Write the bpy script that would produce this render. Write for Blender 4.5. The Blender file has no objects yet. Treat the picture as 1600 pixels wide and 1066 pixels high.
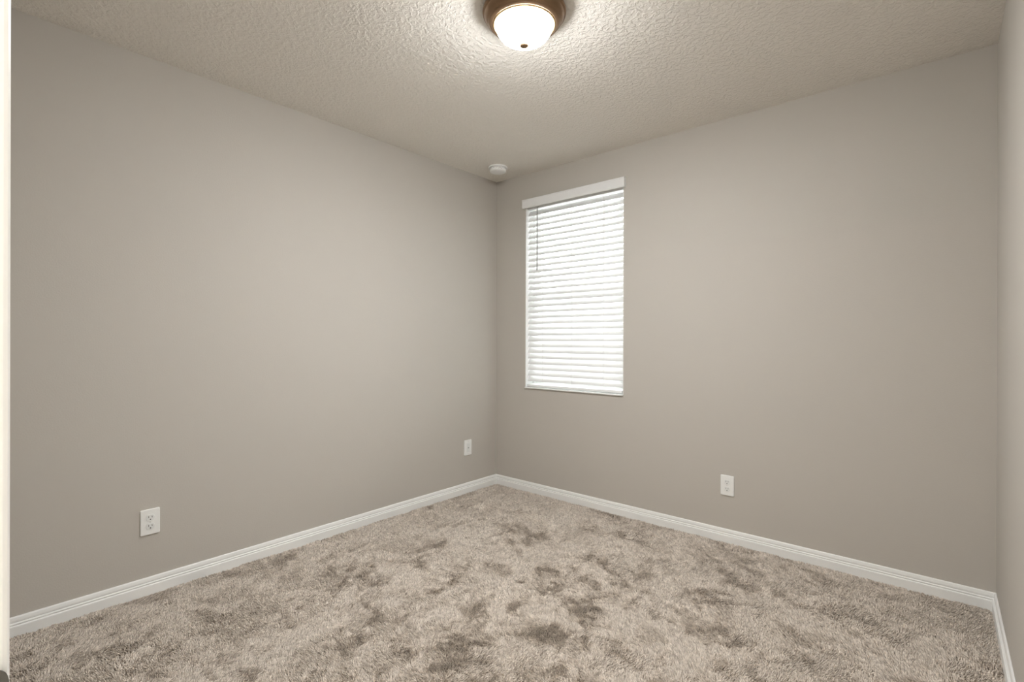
import bpy, bmesh, math, random
import numpy as np
from mathutils import Vector, Matrix

random.seed(7)
rng = np.random.default_rng(11)
S = bpy.context.scene
COL = S.collection
PI = math.pi

# ------------------------------------------------------------------ camera
W, D, H = 2.909, 2.953, 2.44            # room: x 0..W, y -D..0, z 0..H
yaw, roll = math.radians(40.682), math.radians(0.15)
Fw = Vector((-math.sin(yaw), math.cos(yaw), -0.0004)).normalized()
Rt = Vector((math.cos(yaw), math.sin(yaw), 0.0))
Up = Rt.cross(Fw)
R2 = Rt * math.cos(roll) + Up * math.sin(roll)
U2 = R2.cross(Fw)
cd = bpy.data.cameras.new('camera')
cam = bpy.data.objects.new('camera', cd)
COL.objects.link(cam)
cd.sensor_width = 36.0
cd.lens = 36.0 * 780.1 / 1600.0
cd.clip_start = 0.02
m = Matrix.Identity(4)
for i in range(3):
    m[i][0], m[i][1], m[i][2] = R2[i], U2[i], -Fw[i]
m.translation = Vector((2.7273, -2.9788, 1.1595))
cam.matrix_world = m
S.camera = cam

# ------------------------------------------------------------------ light and exposure
S.view_settings.view_transform = 'Standard'
S.view_settings.look = 'None'
S.view_settings.gamma = 1.0
S.view_settings.use_curve_mapping = False
S.view_settings.exposure = 4.36

SKY = 0.62
LAMP = 27.0
HALL_FILL = 13.0
wd = bpy.data.worlds.new('overcast_sky')
S.world = wd
wd.use_nodes = True
bgn = wd.node_tree.nodes['Background']
bgn.inputs[0].default_value = (0.955, 0.975, 1.0, 1)
bgn.inputs[1].default_value = SKY

hl = bpy.data.lights.new('hall_fill', 'AREA')
hl.shape = 'RECTANGLE'
hl.size, hl.size_y = 1.8, 1.4
hl.energy = HALL_FILL
hl.color = (0.94, 0.965, 1.0)
hlo = bpy.data.objects.new('hall_fill', hl)
COL.objects.link(hlo)
hlo.location = (0.90, -4.45, 0.60)        # added fill light, unseen: bounces soft light off the hall into the room
hlo.rotation_euler = (math.radians(180), 0, 0)

# ------------------------------------------------------------------ helpers
def srgb(r, g, b):
    def f(c):
        c /= 255.0
        return c / 12.92 if c <= 0.04045 else ((c + 0.055) / 1.055) ** 2.4
    return (f(r), f(g), f(b), 1.0)

def mat(name, color, rough=0.6, metal=0.0, spec=0.5, bump=None, var=None):
    """procedural principled material; bump=(scale, detail, strength, distance); var=(scale, amount)"""
    M = bpy.data.materials.new(name)
    M.use_nodes = True
    nt = M.node_tree
    b = nt.nodes['Principled BSDF']
    b.inputs['Base Color'].default_value = color
    b.inputs['Roughness'].default_value = rough
    b.inputs['Metallic'].default_value = metal
    b.inputs['Specular IOR Level'].default_value = spec
    tc = nt.nodes.new('ShaderNodeTexCoord')
    if var:
        n = nt.nodes.new('ShaderNodeTexNoise')
        n.inputs['Scale'].default_value = var[0]
        n.inputs['Detail'].default_value = 4
        nt.links.new(tc.outputs['Object'], n.inputs['Vector'])
        mx = nt.nodes.new('ShaderNodeMixRGB')
        lo = [c * (1 - var[1]) for c in color[:3]] + [1]
        hi = [min(1, c * (1 + var[1])) for c in color[:3]] + [1]
        mx.inputs[1].default_value = lo
        mx.inputs[2].default_value = hi
        nt.links.new(n.outputs['Fac'], mx.inputs[0])
        nt.links.new(mx.outputs[0], b.inputs['Base Color'])
    if bump:
        n = nt.nodes.new('ShaderNodeTexNoise')
        n.inputs['Scale'].default_value = bump[0]
        n.inputs['Detail'].default_value = bump[1]
        nt.links.new(tc.outputs['Object'], n.inputs['Vector'])
        bp = nt.nodes.new('ShaderNodeBump')
        bp.inputs['Strength'].default_value = bump[2]
        bp.inputs['Distance'].default_value = bump[3]
        nt.links.new(n.outputs['Fac'], bp.inputs['Height'])
        nt.links.new(bp.outputs[0], b.inputs['Normal'])
    return M

def add_box(bm, x0, x1, y0, y1, z0, z1):
    v = [bm.verts.new(p) for p in ((x0, y0, z0), (x1, y0, z0), (x1, y1, z0), (x0, y1, z0),
                                   (x0, y0, z1), (x1, y0, z1), (x1, y1, z1), (x0, y1, z1))]
    for f in ((3, 2, 1, 0), (4, 5, 6, 7), (0, 1, 5, 4), (1, 2, 6, 5), (2, 3, 7, 6), (3, 0, 4, 7)):
        bm.faces.new([v[i] for i in f])

def add_lathe(bm, prof, n=64, c=(0, 0, 0)):
    """profile of (radius, z) turned round the z axis; zero radii close to a point"""
    rings = []
    for r, z in prof:
        if r < 1e-6:
            rings.append([bm.verts.new((c[0], c[1], c[2] + z))])
        else:
            rings.append([bm.verts.new((c[0] + r * math.cos(2 * PI * k / n), c[1] + r * math.sin(2 * PI * k / n), c[2] + z)) for k in range(n)])
    for a, b in zip(rings[:-1], rings[1:]):
        for k in range(n):
            k2 = (k + 1) % n
            if len(a) == 1 and len(b) == 1:
                continue
            if len(a) == 1:
                bm.faces.new((a[0], b[k2], b[k]))
            elif len(b) == 1:
                bm.faces.new((a[k], a[k2], b[0]))
            else:
                bm.faces.new((a[k], a[k2], b[k2], b[k]))

def add_cyl(bm, p0, p1, r, n=12):
    p0, p1 = Vector(p0), Vector(p1)
    d = (p1 - p0).normalized()
    a = d.orthogonal().normalized()
    b = d.cross(a)
    A = [bm.verts.new(p0 + (a * math.cos(2 * PI * k / n) + b * math.sin(2 * PI * k / n)) * r) for k in range(n)]
    B = [bm.verts.new(p1 + (a * math.cos(2 * PI * k / n) + b * math.sin(2 * PI * k / n)) * r) for k in range(n)]
    for k in range(n):
        bm.faces.new((A[k], A[(k + 1) % n], B[(k + 1) % n], B[k]))
    bm.faces.new(A[::-1])
    bm.faces.new(B)

def add_prism(bm, poly, f0, f1):
    """closed polygon placed by f0 (first cap) and f1 (second cap), each mapping a 2-D point to 3-D"""
    A = [bm.verts.new(f0(p)) for p in poly]
    B = [bm.verts.new(f1(p)) for p in poly]
    n = len(poly)
    for k in range(n):
        bm.faces.new((A[k], A[(k + 1) % n], B[(k + 1) % n], B[k]))
    bm.faces.new(A[::-1])
    bm.faces.new(B)

def obj(name, bm, material, parent=None, smooth=False, bevel=0.0, seg=3, loc=None, rot=None):
    bmesh.ops.recalc_face_normals(bm, faces=bm.faces[:])
    me = bpy.data.meshes.new(name)
    bm.to_mesh(me)
    bm.free()
    o = bpy.data.objects.new(name, me)
    COL.objects.link(o)
    if material:
        me.materials.append(material)
    if parent:
        o.parent = parent
    if loc is not None:
        o.location = loc
    if rot is not None:
        o.rotation_euler = rot
    if bevel > 0:
        mo = o.modifiers.new('bevel', 'BEVEL')
        mo.width = bevel
        mo.segments = seg
        mo.limit_method = 'ANGLE'
        mo.angle_limit = math.radians(40)
    if smooth or bevel > 0:
        for p in me.polygons:
            p.use_smooth = True
        if bevel > 0:
            me.set_sharp_from_angle(angle=math.radians(35)) if hasattr(me, 'set_sharp_from_angle') else None
    return o

def struct(name, bm, material, parent=None, **kw):
    o = obj(name, bm, material, parent, **kw)
    if parent is None:
        o['kind'] = 'structure'
    return o

def tag(o, label, cat, group=None, kind=None):
    o['label'] = label
    o['category'] = cat
    if group:
        o['group'] = group
    if kind:
        o['kind'] = kind
    return o

def thing(name, label, cat, loc=(0, 0, 0), rot=(0, 0, 0), group=None):
    o = bpy.data.objects.new(name, None)
    COL.objects.link(o)
    o.location = loc
    o.rotation_euler = rot
    o.empty_display_size = 0.05
    return tag(o, label, cat, group)

BM = bmesh.new

# ------------------------------------------------------------------ materials
M_wall = mat('beige_wall_paint', (0.555, 0.521, 0.472, 1), 0.75, spec=0.25, bump=(170, 3, 0.22, 0.002), var=(1.2, 0.012))
M_ceil = mat('textured_ceiling_paint', (0.84, 0.80, 0.735, 1), 0.85, spec=0.2)
nt = M_ceil.node_tree
tc = nt.nodes.new('ShaderNodeTexCoord')
n1 = nt.nodes.new('ShaderNodeTexNoise'); n1.inputs['Scale'].default_value = 55; n1.inputs['Detail'].default_value = 3; n1.inputs['Distortion'].default_value = 0.6
rp = nt.nodes.new('ShaderNodeValToRGB'); rp.color_ramp.elements[0].position = 0.42; rp.color_ramp.elements[1].position = 0.60
n2 = nt.nodes.new('ShaderNodeTexNoise'); n2.inputs['Scale'].default_value = 190; n2.inputs['Detail'].default_value = 2
ad = nt.nodes.new('ShaderNodeMath'); ad.operation = 'MULTIPLY_ADD'; ad.inputs[1].default_value = 0.25
bp = nt.nodes.new('ShaderNodeBump'); bp.inputs['Strength'].default_value = 0.6; bp.inputs['Distance'].default_value = 0.004
nt.links.new(tc.outputs['Object'], n1.inputs['Vector']); nt.links.new(tc.outputs['Object'], n2.inputs['Vector'])
nt.links.new(n1.outputs['Fac'], rp.inputs[0]); nt.links.new(n2.outputs['Fac'], ad.inputs[0]); nt.links.new(rp.outputs[0], ad.inputs[2])
nt.links.new(ad.outputs[0], bp.inputs['Height']); nt.links.new(bp.outputs[0], nt.nodes['Principled BSDF'].inputs['Normal'])

M_trim = mat('white_trim_paint', (0.91, 0.91, 0.89, 1), 0.38, bump=(60, 2, 0.03, 0.001))
M_vinyl = mat('white_window_vinyl', (0.82, 0.82, 0.80, 1), 0.4, var=(3, 0.01))
M_sill = mat('white_marble_sill', (0.88, 0.88, 0.86, 1), 0.25, var=(9, 0.04))
M_plate = mat('white_wall_plate_plastic', (0.91, 0.91, 0.885, 1), 0.35, var=(20, 0.01))
M_insert = mat('white_device_plastic', (0.84, 0.85, 0.83, 1), 0.35, var=(20, 0.01))
M_dark = mat('dark_slot', (0.05, 0.045, 0.04, 1), 0.7, var=(30, 0.05))
M_screw = mat('painted_screw_head', (0.72, 0.71, 0.68, 1), 0.35, var=(30, 0.03))
M_steel = mat('satin_nickel', (0.115, 0.112, 0.100, 1), 0.5, metal=0.6, var=(60, 0.05))
M_socket = mat('plated_socket', (0.55, 0.55, 0.53, 1), 0.35, metal=0.5, var=(60, 0.05))
M_bronze = mat('brushed_bronze', (0.25, 0.160, 0.095, 1), 0.32, metal=0.8, var=(25, 0.08))
M_gold = mat('gilded_bead', (0.78, 0.55, 0.27, 1), 0.28, metal=0.9, var=(25, 0.05))
M_detect = mat('white_detector_plastic', (0.92, 0.92, 0.90, 1), 0.45, var=(20, 0.01))
M_grey = mat('grey_vent_slot', (0.30, 0.29, 0.28, 1), 0.7, var=(20, 0.03))
M_base = mat('carpet_backing', srgb(120, 106, 90), 0.95, var=(40, 0.1))
M_hallfloor = mat('hall_floor', (0.42, 0.37, 0.31, 1), 0.8, var=(10, 0.08))
M_cord = mat('white_ladder_cord', (0.72, 0.71, 0.68, 1), 0.8, var=(50, 0.03))
M_wand = mat('clear_grey_wand_plastic', (0.40, 0.40, 0.39, 1), 0.2, var=(20, 0.03))

def translucent(name, color, fac, rough=0.4):
    M = mat(name, color, rough, var=(8, 0.008))
    nt = M.node_tree
    b = nt.nodes['Principled BSDF']
    t = nt.nodes.new('ShaderNodeBsdfTranslucent')
    t.inputs[0].default_value = color
    mx = nt.nodes.new('ShaderNodeMixShader')
    mx.inputs[0].default_value = fac
    nt.links.new(b.outputs[0], mx.inputs[1])
    nt.links.new(t.outputs[0], mx.inputs[2])
    nt.links.new(mx.outputs[0], nt.nodes['Material Output'].inputs[0])
    return M
M_slat = translucent('white_slat_plastic', (0.80, 0.80, 0.79, 1), 0.035)
M_valance = mat('white_valance_plastic', (0.86, 0.86, 0.85, 1), 0.4, var=(6, 0.01))

M_glass = bpy.data.materials.new('window_glass')
M_glass.use_nodes = True
nt = M_glass.node_tree
nt.nodes.remove(nt.nodes['Principled BSDF'])
tr = nt.nodes.new('ShaderNodeBsdfTransparent'); tr.inputs[0].default_value = (0.93, 0.95, 0.94, 1)
gl = nt.nodes.new('ShaderNodeBsdfGlossy'); gl.inputs['Roughness'].default_value = 0.02
fr = nt.nodes.new('ShaderNodeFresnel'); fr.inputs[0].default_value = 1.45
mx = nt.nodes.new('ShaderNodeMixShader')
nt.links.new(fr.outputs[0], mx.inputs[0]); nt.links.new(tr.outputs[0], mx.inputs[1]); nt.links.new(gl.outputs[0], mx.inputs[2])
nt.links.new(mx.outputs[0], nt.nodes['Material Output'].inputs[0])

M_opal = mat('lit_opal_glass', (0.9, 0.88, 0.84, 1), 0.25, var=(6, 0.02))
b = M_opal.node_tree.nodes['Principled BSDF']
b.inputs['Emission Color'].default_value = (0.945, 0.96, 0.975, 1)
nt = M_opal.node_tree          # glow weighted towards the underside, to keep the ceiling round the pan less bright
ge = nt.nodes.new('ShaderNodeNewGeometry'); sx = nt.nodes.new('ShaderNodeSeparateXYZ')
mr = nt.nodes.new('ShaderNodeMapRange')
mr.inputs[1].default_value, mr.inputs[2].default_value = 0.0, 1.0
mr.inputs[3].default_value, mr.inputs[4].default_value = 0.04 * LAMP, LAMP
pw = nt.nodes.new('ShaderNodeMath'); pw.operation = 'MULTIPLY'
nt.links.new(ge.outputs['Normal'], sx.inputs[0]); nt.links.new(sx.outputs['Z'], pw.inputs[0]); nt.links.new(sx.outputs['Z'], pw.inputs[1])
pp = nt.nodes.new('ShaderNodeMath'); pp.operation = 'POWER'; pp.inputs[1].default_value = 1.6
nt.links.new(pw.outputs[0], pp.inputs[0]); nt.links.new(pp.outputs[0], mr.inputs[0])
nt.links.new(mr.outputs[0], b.inputs['Emission Strength'])

# carpet yarn: colour from a per-yarn value
M_pile = bpy.data.materials.new('carpet_yarn')
M_pile.use_nodes = True
nt = M_pile.node_tree
b = nt.nodes['Principled BSDF']
b.inputs['Roughness'].default_value = 0.9
b.inputs['Specular IOR Level'].default_value = 0.15
b.inputs['Sheen Weight'].default_value = 0.12
at = nt.nodes.new('ShaderNodeAttribute'); at.attribute_name = 'yarn'
rp = nt.nodes.new('ShaderNodeValToRGB')
rp.color_ramp.elements[0].color = (0.385, 0.315, 0.25, 1)
rp.color_ramp.elements[1].color = (0.97, 0.87, 0.765, 1)
nt.links.new(at.outputs['Fac'], rp.inputs[0]); nt.links.new(rp.outputs[0], b.inputs['Base Color'])

# ------------------------------------------------------------------ the room shell
T = 0.16
OX0, OX1, OZ0, OZ1 = 0.303, 1.137, 0.8065, 2.215      # window opening in the back wall
DX0, DX1, DZ = 2.162, 2.842, 2.035                   # doorway in the front wall
WT = 0.115                                           # front wall thickness

bm = BM(); add_box(bm, -T, W + T, -5.2, T, -0.12, 0.0); struct('floor', bm, M_base)
bm = BM(); add_box(bm, -T, W + T, -5.2, T, H, H + 0.12); struct('ceiling', bm, M_ceil)
bm = BM(); add_box(bm, -T, 0, -5.2, T, 0, H); struct('wall_left', bm, M_wall)
bm = BM(); add_box(bm, W, W + T, -5.2, T, 0, H); struct('wall_right', bm, M_wall)
bm = BM()
add_box(bm, 0, OX0, 0, T, 0, H); add_box(bm, OX1, W, 0, T, 0, H)
add_box(bm, OX0, OX1, 0, T, 0, OZ0 - 0.010); add_box(bm, OX0, OX1, 0, T, OZ1, H)
struct('wall_back', bm, M_wall)
bm = BM()
add_box(bm, 0, DX0 - 0.019, -D - WT, -D, 0, H); add_box(bm, DX1 + 0.019, W, -D - WT, -D, 0, H)
add_box(bm, DX0 - 0.019, DX1 + 0.019, -D - WT, -D, DZ + 0.019, H)
struct('wall_front', bm, M_wall)
bm = BM(); add_box(bm, 0, W, -5.2, -5.1, 0, H); struct('wall_hall', bm, M_wall)

# door lining and casing around the doorway the photograph is taken from
bm = BM()
yr, yh = -D, -D - WT
add_box(bm, DX0 - 0.019, DX0, yh, yr, 0, DZ + 0.019)
add_box(bm, DX1, DX1 + 0.019, yh, yr, 0, DZ + 0.019)
add_box(bm, DX0, DX1, yh, yr, DZ, DZ + 0.019)
door = struct('door_1', bm, M_trim, bevel=0.0015)
cas = [(0.005, 0), (0.005, 0.0118), (0.0058, 0.0145), (0.0078, 0.0160), (0.0105, 0.0161), (0.013, 0.0150), (0.015, 0.0128), (0.017, 0.0120),
       (0.024, 0.0125), (0.036, 0.0150), (0.044, 0.0156), (0.050, 0.0150), (0.0555, 0.0135), (0.0565, 0.0110), (0.0565, 0)]
for side, yy, sg in (('room', yr, 1), ('hall', yh, -1)):
    bm = BM()
    for (xe, sx) in ((DX0, -1), (DX1, 1)):      # upright legs, mitred into the head
        add_prism(bm, cas, lambda p: (xe + sx * p[0], yy + sg * p[1], 0.0), lambda p: (xe + sx * p[0], yy + sg * p[1], DZ + p[0]))
    add_prism(bm, cas, lambda p: (DX0 - p[0], yy + sg * p[1], DZ + p[0]), lambda p: (DX1 + p[0], yy + sg * p[1], DZ + p[0]))
    obj('door_casing', bm, M_trim, door, smooth=False)
# strike plate: flat plate on the lining with a curved lip turned out towards the room
zs = 0.8725
bm = BM()
lip = []
yz = [(-D - 0.028, -0.028), (-D - 0.028, 0.028), (-D - 0.002, 0.028), (-D + 0.001, 0.026)]
yz += [(-D + 0.0075 + 0.0075 * math.sin(t), 0.0145 + 0.0115 * math.cos(t)) for t in np.linspace(0.0, PI / 2, 9)]
yz += [(y, -z) for y, z in yz[:3:-1]] + [(-D + 0.001, -0.026), (-D - 0.002, -0.028)]
def sx_at(y):       # the lip curls slightly away from the lining into the opening
    e = max(0.0, y + D - 0.001)
    return DX0 + 0.0012 + e * 0.10
add_prism(bm, yz, lambda p: (sx_at(p[0]) - 0.0010, p[0], zs + p[1]), lambda p: (sx_at(p[0]) + 0.0008, p[0], zs + p[1]))
sp = obj('strike_plate', bm, M_steel, door)
sp['label'] = 'dark satin metal strike plate lip'

# ------------------------------------------------------------------ baseboards
BH = 0.083
bprof = [(0, 0), (0.0140, 0), (0.0140, 0.046), (0.0130, 0.0485), (0.0098, 0.0500), (0.0092, 0.0520), (0.0112, 0.0540), (0.0112, 0.0570), (0.0085, 0.0590),
         (0.0068, 0.0600), (0.0066, 0.0620), (0.0084, 0.0640), (0.0084, 0.0690), (0.0072, 0.0745), (0.0064, 0.0790), (0.0044, 0.0822), (0.0025, BH), (0, BH)]
def bb(name, f):
    bm = BM()
    f(bm)
    struct(name, bm, M_trim)
bb('baseboard_left', lambda bm: add_prism(bm, bprof, lambda p: (p[0], -D + p[0], p[1]), lambda p: (p[0], -p[0], p[1])))
bb('baseboard_back', lambda bm: add_prism(bm, bprof, lambda p: (p[0], -p[0], p[1]), lambda p: (W - p[0], -p[0], p[1])))
bb('baseboard_right', lambda bm: add_prism(bm, bprof, lambda p: (W - p[0], -p[0], p[1]), lambda p: (W - p[0], -D + 0.016, p[1])))
bb('baseboard_front', lambda bm: add_prism(bm, bprof, lambda p: (p[0], -D + p[0], p[1]), lambda p: (DX0 - 0.0566, -D + p[0], p[1])))

# ------------------------------------------------------------------ carpet pile
def smooth_noise(x, y, scale, seed):
    r = np.random.default_rng(seed)
    G = r.random((256, 256))
    u, v = x * scale + 37.3, y * scale + 51.7
    i, j = np.floor(u).astype(int), np.floor(v).astype(int)
    a, b_ = u - i, v - j
    a = a * a * (3 - 2 * a); b_ = b_ * b_ * (3 - 2 * b_)
    g = lambda p, q: G[p % 256, q % 256]
    return (g(i, j) * (1 - a) + g(i + 1, j) * a) * (1 - b_) + (g(i, j + 1) * (1 - a) + g(i + 1, j + 1) * a) * b_

def carpet():
    cx, cy = 2.7273, -2.9788
    P = []
    sp0 = 0.0040
    # jittered grid in distance bands: finer yarn spacing where the pile is seen from close
    for (d0, d1, s) in ((0.0, 2.2, 0.0040), (2.2, 3.0, 0.0048), (3.0, 9.0, 0.0058)):
        xs = np.arange(0.012, W - 0.012, s); ys = np.arange(-D - 0.10, -0.012, s)
        X, Y = np.meshgrid(xs, ys)
        X = X.ravel() + rng.uniform(-.55, .55, X.size) * s
        Y = Y.ravel() + rng.uniform(-.55, .55, Y.size) * s
        d = np.hypot(X - cx, Y - cy)
        k = (d >= d0) & (d < d1) & (X > 0.013) & (X < W - 0.013) & (Y < -0.013)
        k &= (Y > -D + 0.013) | ((X > DX0 + 0.004) & (X < DX1 - 0.004) & (Y > -D - 0.10))
        k &= ~((X > 2.50) & (d < 0.8))          # under the camera, far out of any view
        P.append(np.stack([X[k], Y[k], np.full(k.sum(), s)], 1))
    P = np.concatenate(P)
    x, y, s = P.T
    n = len(x)
    # lean of the pile: brushed one way and the other by feet and vacuum
    wx_, wy_ = .10 * smooth_noise(x, y, 5, 1), .10 * smooth_noise(x, y, 5, 21)
    def patches(s0, seed):
        v = sum(w_ * smooth_noise(x + wx_, y + wy_, f_, seed + i) for i, (f_, w_) in enumerate(((4.2, .24), (10.0, .30), (22, .28), (46, .18))))
        v = np.clip((v - .5) * 3.2 + .5, 0, 1)
        return v * v * (3 - 2 * v)
    a = patches(1, 100)
    c = patches(1, 200)
    lx = (a - .5) * 2.5; ly = (c - .5) * 2.5
    h = 0.0105 + rng.normal(0, 0.0015, n) + (smooth_noise(x, y, 60, 8) - .5) * 0.0018
    h = np.clip(h, 0.005, 0.015)
    lean = h * 0.62
    tx = x + lean * lx + rng.normal(0, .0021, n)
    ty = y + lean * ly + rng.normal(0, .0021, n)
    tx = np.clip(tx, 0.0145, W - 0.0145); ty = np.minimum(ty, -0.0145)
    r = s * 0.62
    ang = rng.uniform(0, 2 * PI, n)
    V = np.zeros((n, 7, 3), np.float32)
    for k in range(3):
        th = ang + k * 2 * PI / 3
        V[:, k, 0] = x + r * np.cos(th); V[:, k, 1] = y + r * np.sin(th); V[:, k, 2] = 0.0
        th2 = th + 0.7
        V[:, 3 + k, 0] = x * .35 + tx * .65 + r * .72 * np.cos(th2); V[:, 3 + k, 1] = y * .35 + ty * .65 + r * .72 * np.sin(th2); V[:, 3 + k, 2] = h * 0.78
    V[:, 6, 0] = tx; V[:, 6, 1] = ty; V[:, 6, 2] = h
    pat = np.array([0, 1, 4, 3, 1, 2, 5, 4, 2, 0, 3, 5, 3, 4, 6, 4, 5, 6, 5, 3, 6])
    tot = np.array([4, 4, 4, 3, 3, 3])
    loops = (pat[None, :] + (np.arange(n) * 7)[:, None]).ravel().astype(np.int32)
    tots = np.tile(tot, n)
    starts = np.concatenate([[0], np.cumsum(tots)[:-1]]).astype(np.int32)
    me = bpy.data.meshes.new('carpet')
    me.vertices.add(n * 7); me.vertices.foreach_set('co', V.reshape(-1))
    me.loops.add(len(loops)); me.loops.foreach_set('vertex_index', loops)
    me.polygons.add(len(starts)); me.polygons.foreach_set('loop_start', starts)
    me.polygons.foreach_set('use_smooth', np.ones(len(starts), bool))
    me.update(calc_edges=True)
    # yarn colour: each yarn its own flecked beige
    fleck = np.clip(0.62 + rng.normal(0, 0.16, n) + (smooth_noise(x, y, 110, 9) - .5) * 0.5, 0, 1)
    fleck = np.where(rng.random(n) < 0.06, fleck * 0.35, fleck)
    at = me.attributes.new('yarn', 'FLOAT', 'POINT')
    at.data.foreach_set('value', np.repeat(fleck, 7).astype(np.float32))
    me.materials.append(M_pile)
    o = bpy.data.objects.new('carpet', me)
    COL.objects.link(o)
    tag(o, 'beige brown flecked cut pile carpet covering the whole floor wall to wall', 'carpet', kind='stuff')
carpet()

# ------------------------------------------------------------------ window
WY0, WY1 = 0.085, 0.145
bm = BM()       # outer vinyl frame
fw = 0.026
add_box(bm, OX0, OX0 + fw, WY0, WY1, OZ0, OZ1); add_box(bm, OX1 - fw, OX1, WY0, WY1, OZ0, OZ1)
add_box(bm, OX0 + fw, OX1 - fw, WY0, WY1, OZ0, OZ0 + fw); add_box(bm, OX0 + fw, OX1 - fw, WY0, WY1, OZ1 - fw, OZ1)
win = struct('window_1', bm, M_vinyl, bevel=0.002)
ZM = 1.505
def sash(z0, z1, y0, y1, st):
    bm = BM()
    a, b_ = OX0 + fw, OX1 - fw
    add_box(bm, a, a + st, y0, y1, z0, z1); add_box(bm, b_ - st, b_, y0, y1, z0, z1)
    add_box(bm, a + st, b_ - st, y0, y1, z0, z0 + st); add_box(bm, a + st, b_ - st, y0, y1, z1 - st, z1)
    o = obj('window_sash', bm, M_vinyl, win, bevel=0.002)
    bm = BM(); ym = (y0 + y1) / 2
    add_box(bm, a + st, b_ - st, ym - .003, ym + .003, z0 + st, z1 - st)
    obj('glass_pane', bm, M_glass, o)
sash(OZ0 + fw, ZM + 0.018, 0.092, 0.115, 0.026)
sash(ZM - 0.014, OZ1 - fw, 0.1155, 0.1385, 0.024)
bm = BM()       # white lining of the reveal
add_box(bm, OX0, OX0 + 0.004, 0.0005, WY0, OZ0, OZ1); add_box(bm, OX1 - 0.004, OX1, 0.0005, WY0, OZ0, OZ1)
add_box(bm, OX0 + .004, OX1 - .004, 0.0005, WY0, OZ1 - 0.004, OZ1)
obj('window_jamb', bm, M_trim, win)
bm = BM()       # sill slab with a small nose over the wall face
add_box(bm, OX0, OX1, -0.012, WY0, OZ0 - 0.010, OZ0)
sill = obj('window_sill', bm, M_sill, win, bevel=0.003)
sill['label'] = 'thin white stone sill under the blind'

# ------------------------------------------------------------------ window blind
BX0, BX1 = 0.310, 1.121
blind = thing('window_blind', 'white horizontal slat blind with valance, lowered and half closed in the window', 'blind', (0.714, 0.0, OZ0))
def bl(x, y, z):
    return (x - 0.714, y, z - OZ0)
SY = 0.036          # plane of the slats
bm = BM()
add_box(bm, BX0 - .714, BX1 - .714, 0.014, 0.058, 2.166 - OZ0, 2.212 - OZ0)
obj('headrail', bm, M_valance, blind, bevel=0.002)
vp = [(-0.008, 2.172), (-0.0105, 2.174), (-0.0125, 2.180), (-0.0130, 2.190), (-0.0130, 2.226), (-0.0150, 2.231), (-0.0150, 2.236), (-0.012, 2.2375), (-0.004, 2.2375), (-0.004, 2.172)]
vp = [(y - 0.014, z) for y, z in vp]
VX0, VX1 = 0.2885, 1.1535
bm = BM()
add_prism(bm, vp, lambda p: (VX0 - .714, p[0], p[1] - OZ0), lambda p: (VX1 - .714, p[0], p[1] - OZ0))
add_box(bm, VX0 - .714, VX0 + .006 - .714, -0.0185, -0.0005, 2.174 - OZ0, 2.236 - OZ0)     # returns to the wall
add_box(bm, VX1 - .006 - .714, VX1 - .714, -0.0185, -0.0005, 2.174 - OZ0, 2.236 - OZ0)
obj('valance', bm, M_valance, blind)
# slats: gently crowned strips, room edge down
tilt = math.radians(57)
pitch = 0.0437
zt = 2.138
ns = 30
bm = BM()
w2, th = 0.0252, 0.0028
for k in range(ns):
    zc = zt - k * pitch
    top, bot = [], []
    for j in range(7):
        u = -1 + 2 * j / 6.0
        crown = 0.0030 * (1 - u * u)
        e = th * (0.5 if abs(u) < .99 else 0.28)
        dy, dz = u * w2 * math.cos(tilt), u * w2 * math.sin(tilt)
        ny, nz = -math.sin(tilt), math.cos(tilt)
        top.append((SY + dy + ny * (crown + e), zc + dz + nz * (crown + e)))
        bot.append((SY + dy + ny * (crown - e), zc + dz + nz * (crown - e)))
    poly = top + bot[::-1]
    add_prism(bm, poly, lambda p: (BX0 - .714, p[0], p[1] - OZ0), lambda p: (BX1 - .714, p[0], p[1] - OZ0))
slo = obj('slats', bm, M_slat, blind)
zb = 0.828
bm = BM()
add_box(bm, BX0 - .714, BX1 - .714, -.025, .025, -0.0085, 0.0085)
obj('bottom_rail', bm, M_valance, blind, bevel=0.0015, loc=(0, SY, 0.8225 - OZ0), rot=(math.radians(9), math.radians(-0.25), 0))
ly = w2 * math.cos(tilt) + 0.0025
lz = w2 * math.sin(tilt)
for lx in (0.455, 0.714, 0.975):
    bm = BM()
    add_cyl(bm, bl(lx, SY - ly - .001, zb - .004), bl(lx, SY - ly - .001, 2.168), 0.0008, 8)
    add_cyl(bm, bl(lx, SY + ly + .001, zb - .004), bl(lx, SY + ly + .001, 2.168), 0.0008, 8)
    obj('ladder_cord', bm, M_cord, blind)
bm = BM()
wx = 0.4165
add_cyl(bm, bl(wx, -0.002, 1.700), bl(wx, -0.002, 2.168), 0.0042, 6)
add_cyl(bm, bl(wx, -0.002, 1.692), bl(wx, -0.002, 1.704), 0.0052, 8)
add_cyl(bm, bl(wx, -0.002, 2.163), bl(wx, 0.016, 2.176), 0.0016, 8)
wand = obj('tilt_wand', bm, M_wand, blind)
wand['label'] = 'thin grey tilt wand'

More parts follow.
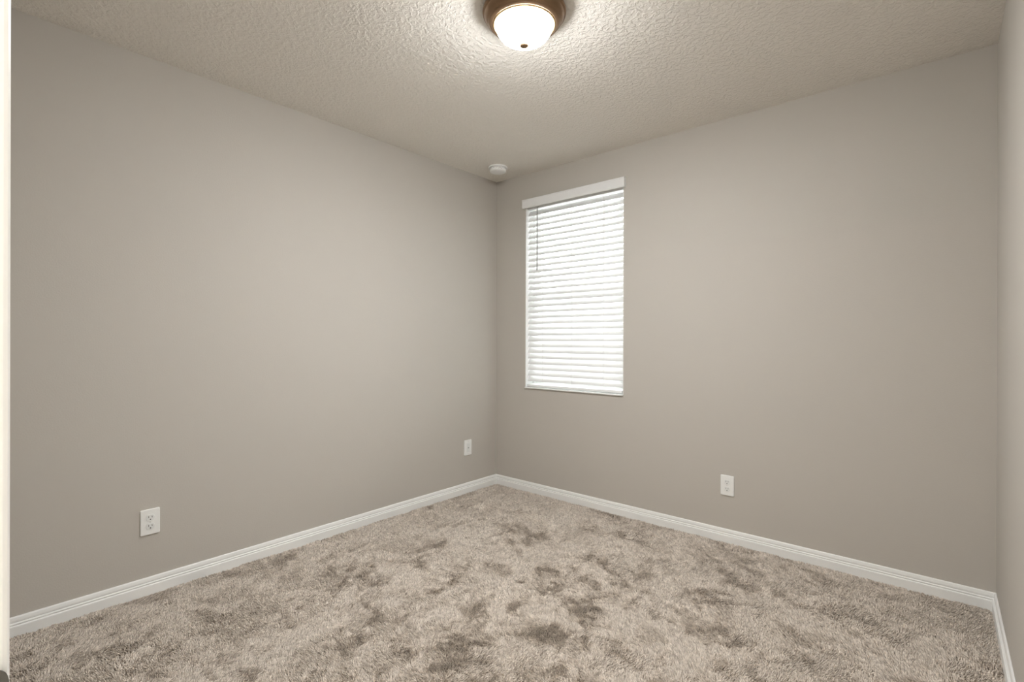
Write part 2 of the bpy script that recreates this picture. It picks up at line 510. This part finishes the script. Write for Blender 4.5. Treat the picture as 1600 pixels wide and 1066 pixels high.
# ------------------------------------------------------------------ wall plates
def rounded_plate(bm, w, h, t, r=0.005, n=5, lip=0.003):
    """cover plate in local xz, back at y=0, front towards -y, with a sloped edge"""
    def ring(w_, h_, r_, y):
        pts = []
        for (sx, sz, a0) in ((1, 1, 0), (-1, 1, PI / 2), (-1, -1, PI), (1, -1, 3 * PI / 2)):
            for k in range(n + 1):
                a = a0 + k * PI / 2 / n
                pts.append(bm.verts.new((sx * (w_ / 2 - r_) + r_ * math.cos(a), y, sz * (h_ / 2 - r_) + r_ * math.sin(a))))
        return pts
    R = [ring(w, h, r, 0), ring(w, h, r, -t * .45), ring(w - lip * .5, h - lip * .5, r, -t * .85), ring(w - lip * 2, h - lip * 2, r, -t)]
    for a, b_ in zip(R[:-1], R[1:]):
        for k in range(len(a)):
            bm.faces.new((a[k], a[(k + 1) % len(a)], b_[(k + 1) % len(a)], b_[k]))
    bm.faces.new(R[0][::-1]); bm.faces.new(R[-1])

def disc(bm, x, z, r, y0, y1, n=20, flat=None):
    poly = []
    for k in range(n):
        a = 2 * PI * k / n
        px, pz = r * math.cos(a), r * math.sin(a)
        if flat:
            pz = max(-flat, min(flat, pz))
        poly.append((x + px, z + pz))
    add_prism(bm, poly, lambda p: (p[0], y0, p[1]), lambda p: (p[0], y1, p[1]))

def outlet(label, loc, rz):
    t = thing('power_outlet', label, 'outlet', loc, (0, 0, rz), 'duplex power outlets low on the walls')
    bm = BM(); rounded_plate(bm, 0.0745, 0.1155, 0.0062)
    obj('cover_plate', bm, M_plate, t)
    for zc in (0.0195, -0.0195):
        bm = BM(); disc(bm, 0, zc, 0.0172, -0.004, -0.0078, 28, flat=0.0143)
        rc = obj('receptacle', bm, M_insert, t, bevel=0.0008)
        for sx, hh in ((-0.0064, 0.0042), (0.0064, 0.0035)):
            bm = BM(); add_box(bm, sx - .0011, sx + .0011, -0.0080, -0.0070, zc + .0036 - hh, zc + .0036 + hh)
            obj('slot', bm, M_dark, rc)
        bm = BM(); disc(bm, 0, zc - 0.0075, 0.0027, -0.0070, -0.0080, 14)
        obj('ground_hole', bm, M_dark, rc)
    bm = BM(); disc(bm, 0, 0, 0.0032, -0.005, -0.0072, 16)
    obj('screw', bm, M_screw, t)
    return t
outlet('white duplex power outlet on the left wall nearest the doorway, dark slots', (0.0005, -2.3290, 0.333), PI / 2)
outlet('white duplex power outlet on the back wall right of the window', (1.7995, -0.0005, 0.333), 0)

j = thing('cable_jack', 'small white cable jack plate on the left wall close to the room corner', 'wall plate', (0.0005, -0.3210, 0.348), (0, 0, PI / 2))
bm = BM(); rounded_plate(bm, 0.0740, 0.1155, 0.0062)
obj('cover_plate', bm, M_plate, j)
bm = BM(); add_box(bm, -0.0165, 0.0165, -0.0075, -0.004, -0.0335, 0.0335)
ins = obj('jack_insert', bm, M_insert, j, bevel=0.0008)
bm = BM(); disc(bm, 0, 0, 0.0048, -0.007, -0.0125, 18)
obj('coaxial_socket', bm, M_socket, ins)
for zc in (0.0485, -0.0485):
    bm = BM(); disc(bm, 0, zc, 0.0028, -0.005, -0.0070, 14)
    obj('screw', bm, M_screw, j)

# ------------------------------------------------------------------ ceiling light
LX, LY = 1.5025, -1.4863
lamp = thing('ceiling_light', 'round bronze flush ceiling light with lit white glass dome', 'ceiling light', (LX, LY, H))
bm = BM()
add_lathe(bm, [(0.0, 0.0), (0.150, 0.0), (0.1560, -0.003), (0.1600, -0.009), (0.1615, -0.016), (0.1605, -0.021), (0.1580, -0.0235),
               (0.1550, -0.0245), (0.1540, -0.0270), (0.1515, -0.0330), (0.1475, -0.0400), (0.1430, -0.0455), (0.1395, -0.0485),
               (0.1380, -0.0505), (0.1365, -0.0540), (0.1330, -0.0580), (0.1290, -0.0590), (0.1270, -0.0605), (0.1225, -0.0612), (0.1180, -0.0605), (0.1140, -0.0590), (0.1130, -0.050), (0.1130, -0.040), (0.0, -0.040)], 96)
pan = obj('bronze_pan', bm, M_bronze, lamp, smooth=True)
pan['label'] = 'stepped bronze pan'
bm = BM()
R0, r0 = 0.1170, 0.0034
bead = [(R0 + r0 * math.cos(a), -0.0610 + r0 * math.sin(a)) for a in np.linspace(0, 2 * PI, 13)]
add_lathe(bm, bead, 96)
bmesh.ops.remove_doubles(bm, verts=bm.verts[:], dist=1e-6)
obj('gilded_bead', bm, M_gold, pan, smooth=True)
dome = [(0.1090, -0.042), (0.1105, -0.056)]
for a in np.linspace(0.06, PI / 2, 24):
    dome.append((0.1105 * math.cos(a) ** 0.85 if math.cos(a) > 1e-6 else 0.0, -0.058 - 0.073 * math.sin(a)))
bm = BM(); add_lathe(bm, dome, 96)
gd = obj('glass_dome', bm, M_opal, lamp, smooth=True)
gd['label'] = 'glowing white glass dome'
bm = BM()
add_lathe(bm, [(0.0, -0.1300), (0.0080, -0.1305), (0.0085, -0.1335), (0.0165, -0.1345), (0.0180, -0.1370), (0.0175, -0.1402), (0.0145, -0.1435), (0.0095, -0.1458), (0.0045, -0.1470), (0.0, -0.1473)], 32)
fn = obj('finial', bm, M_bronze, lamp, smooth=True)
fn['label'] = 'small bronze finial'

# ------------------------------------------------------------------ smoke detector
det = thing('smoke_detector', 'round white smoke detector on the ceiling in the room corner', 'smoke detector', (0.2450, -0.2560, H))
bm = BM()
add_lathe(bm, [(0.0, 0.0), (0.0690, 0.0), (0.0700, -0.0020), (0.0700, -0.0090), (0.0685, -0.0115), (0.0640, -0.0125), (0.0, -0.0125)], 64)
obj('mounting_base', bm, M_detect, det, smooth=False)
bm = BM()
add_lathe(bm, [(0.0, -0.0125), (0.0570, -0.0125), (0.0570, -0.0165), (0.0605, -0.0170), (0.0605, -0.0300), (0.0585, -0.0345), (0.0540, -0.0375), (0.0480, -0.0390), (0.0, -0.0395)], 64)
body = obj('detector_body', bm, M_detect, det, smooth=False)
for k in range(16):
    a0 = 2 * PI * (k + 0.12) / 16; a1 = 2 * PI * (k + 0.88) / 16
    pl = [(0.0611 * math.cos(a), 0.0611 * math.sin(a)) for a in np.linspace(a0, a1, 5)] + [(0.0600 * math.cos(a), 0.0600 * math.sin(a)) for a in np.linspace(a1, a0, 5)]
    bm = BM()
    add_prism(bm, pl, lambda p: (p[0], p[1], -0.0205), lambda p: (p[0], p[1], -0.0188))
    obj('vent_slot', bm, M_grey, body)
ca = math.atan2(-2.7227, 2.4823)        # side turned towards the doorway
for da in (0.10, 0.42):
    a = ca + da
    bm = BM()
    add_cyl(bm, (0.0600 * math.cos(a), 0.0600 * math.sin(a), -0.0262), (0.0612 * math.cos(a), 0.0612 * math.sin(a), -0.0262), 0.0024, 12)
    obj('indicator', bm, M_grey, body)
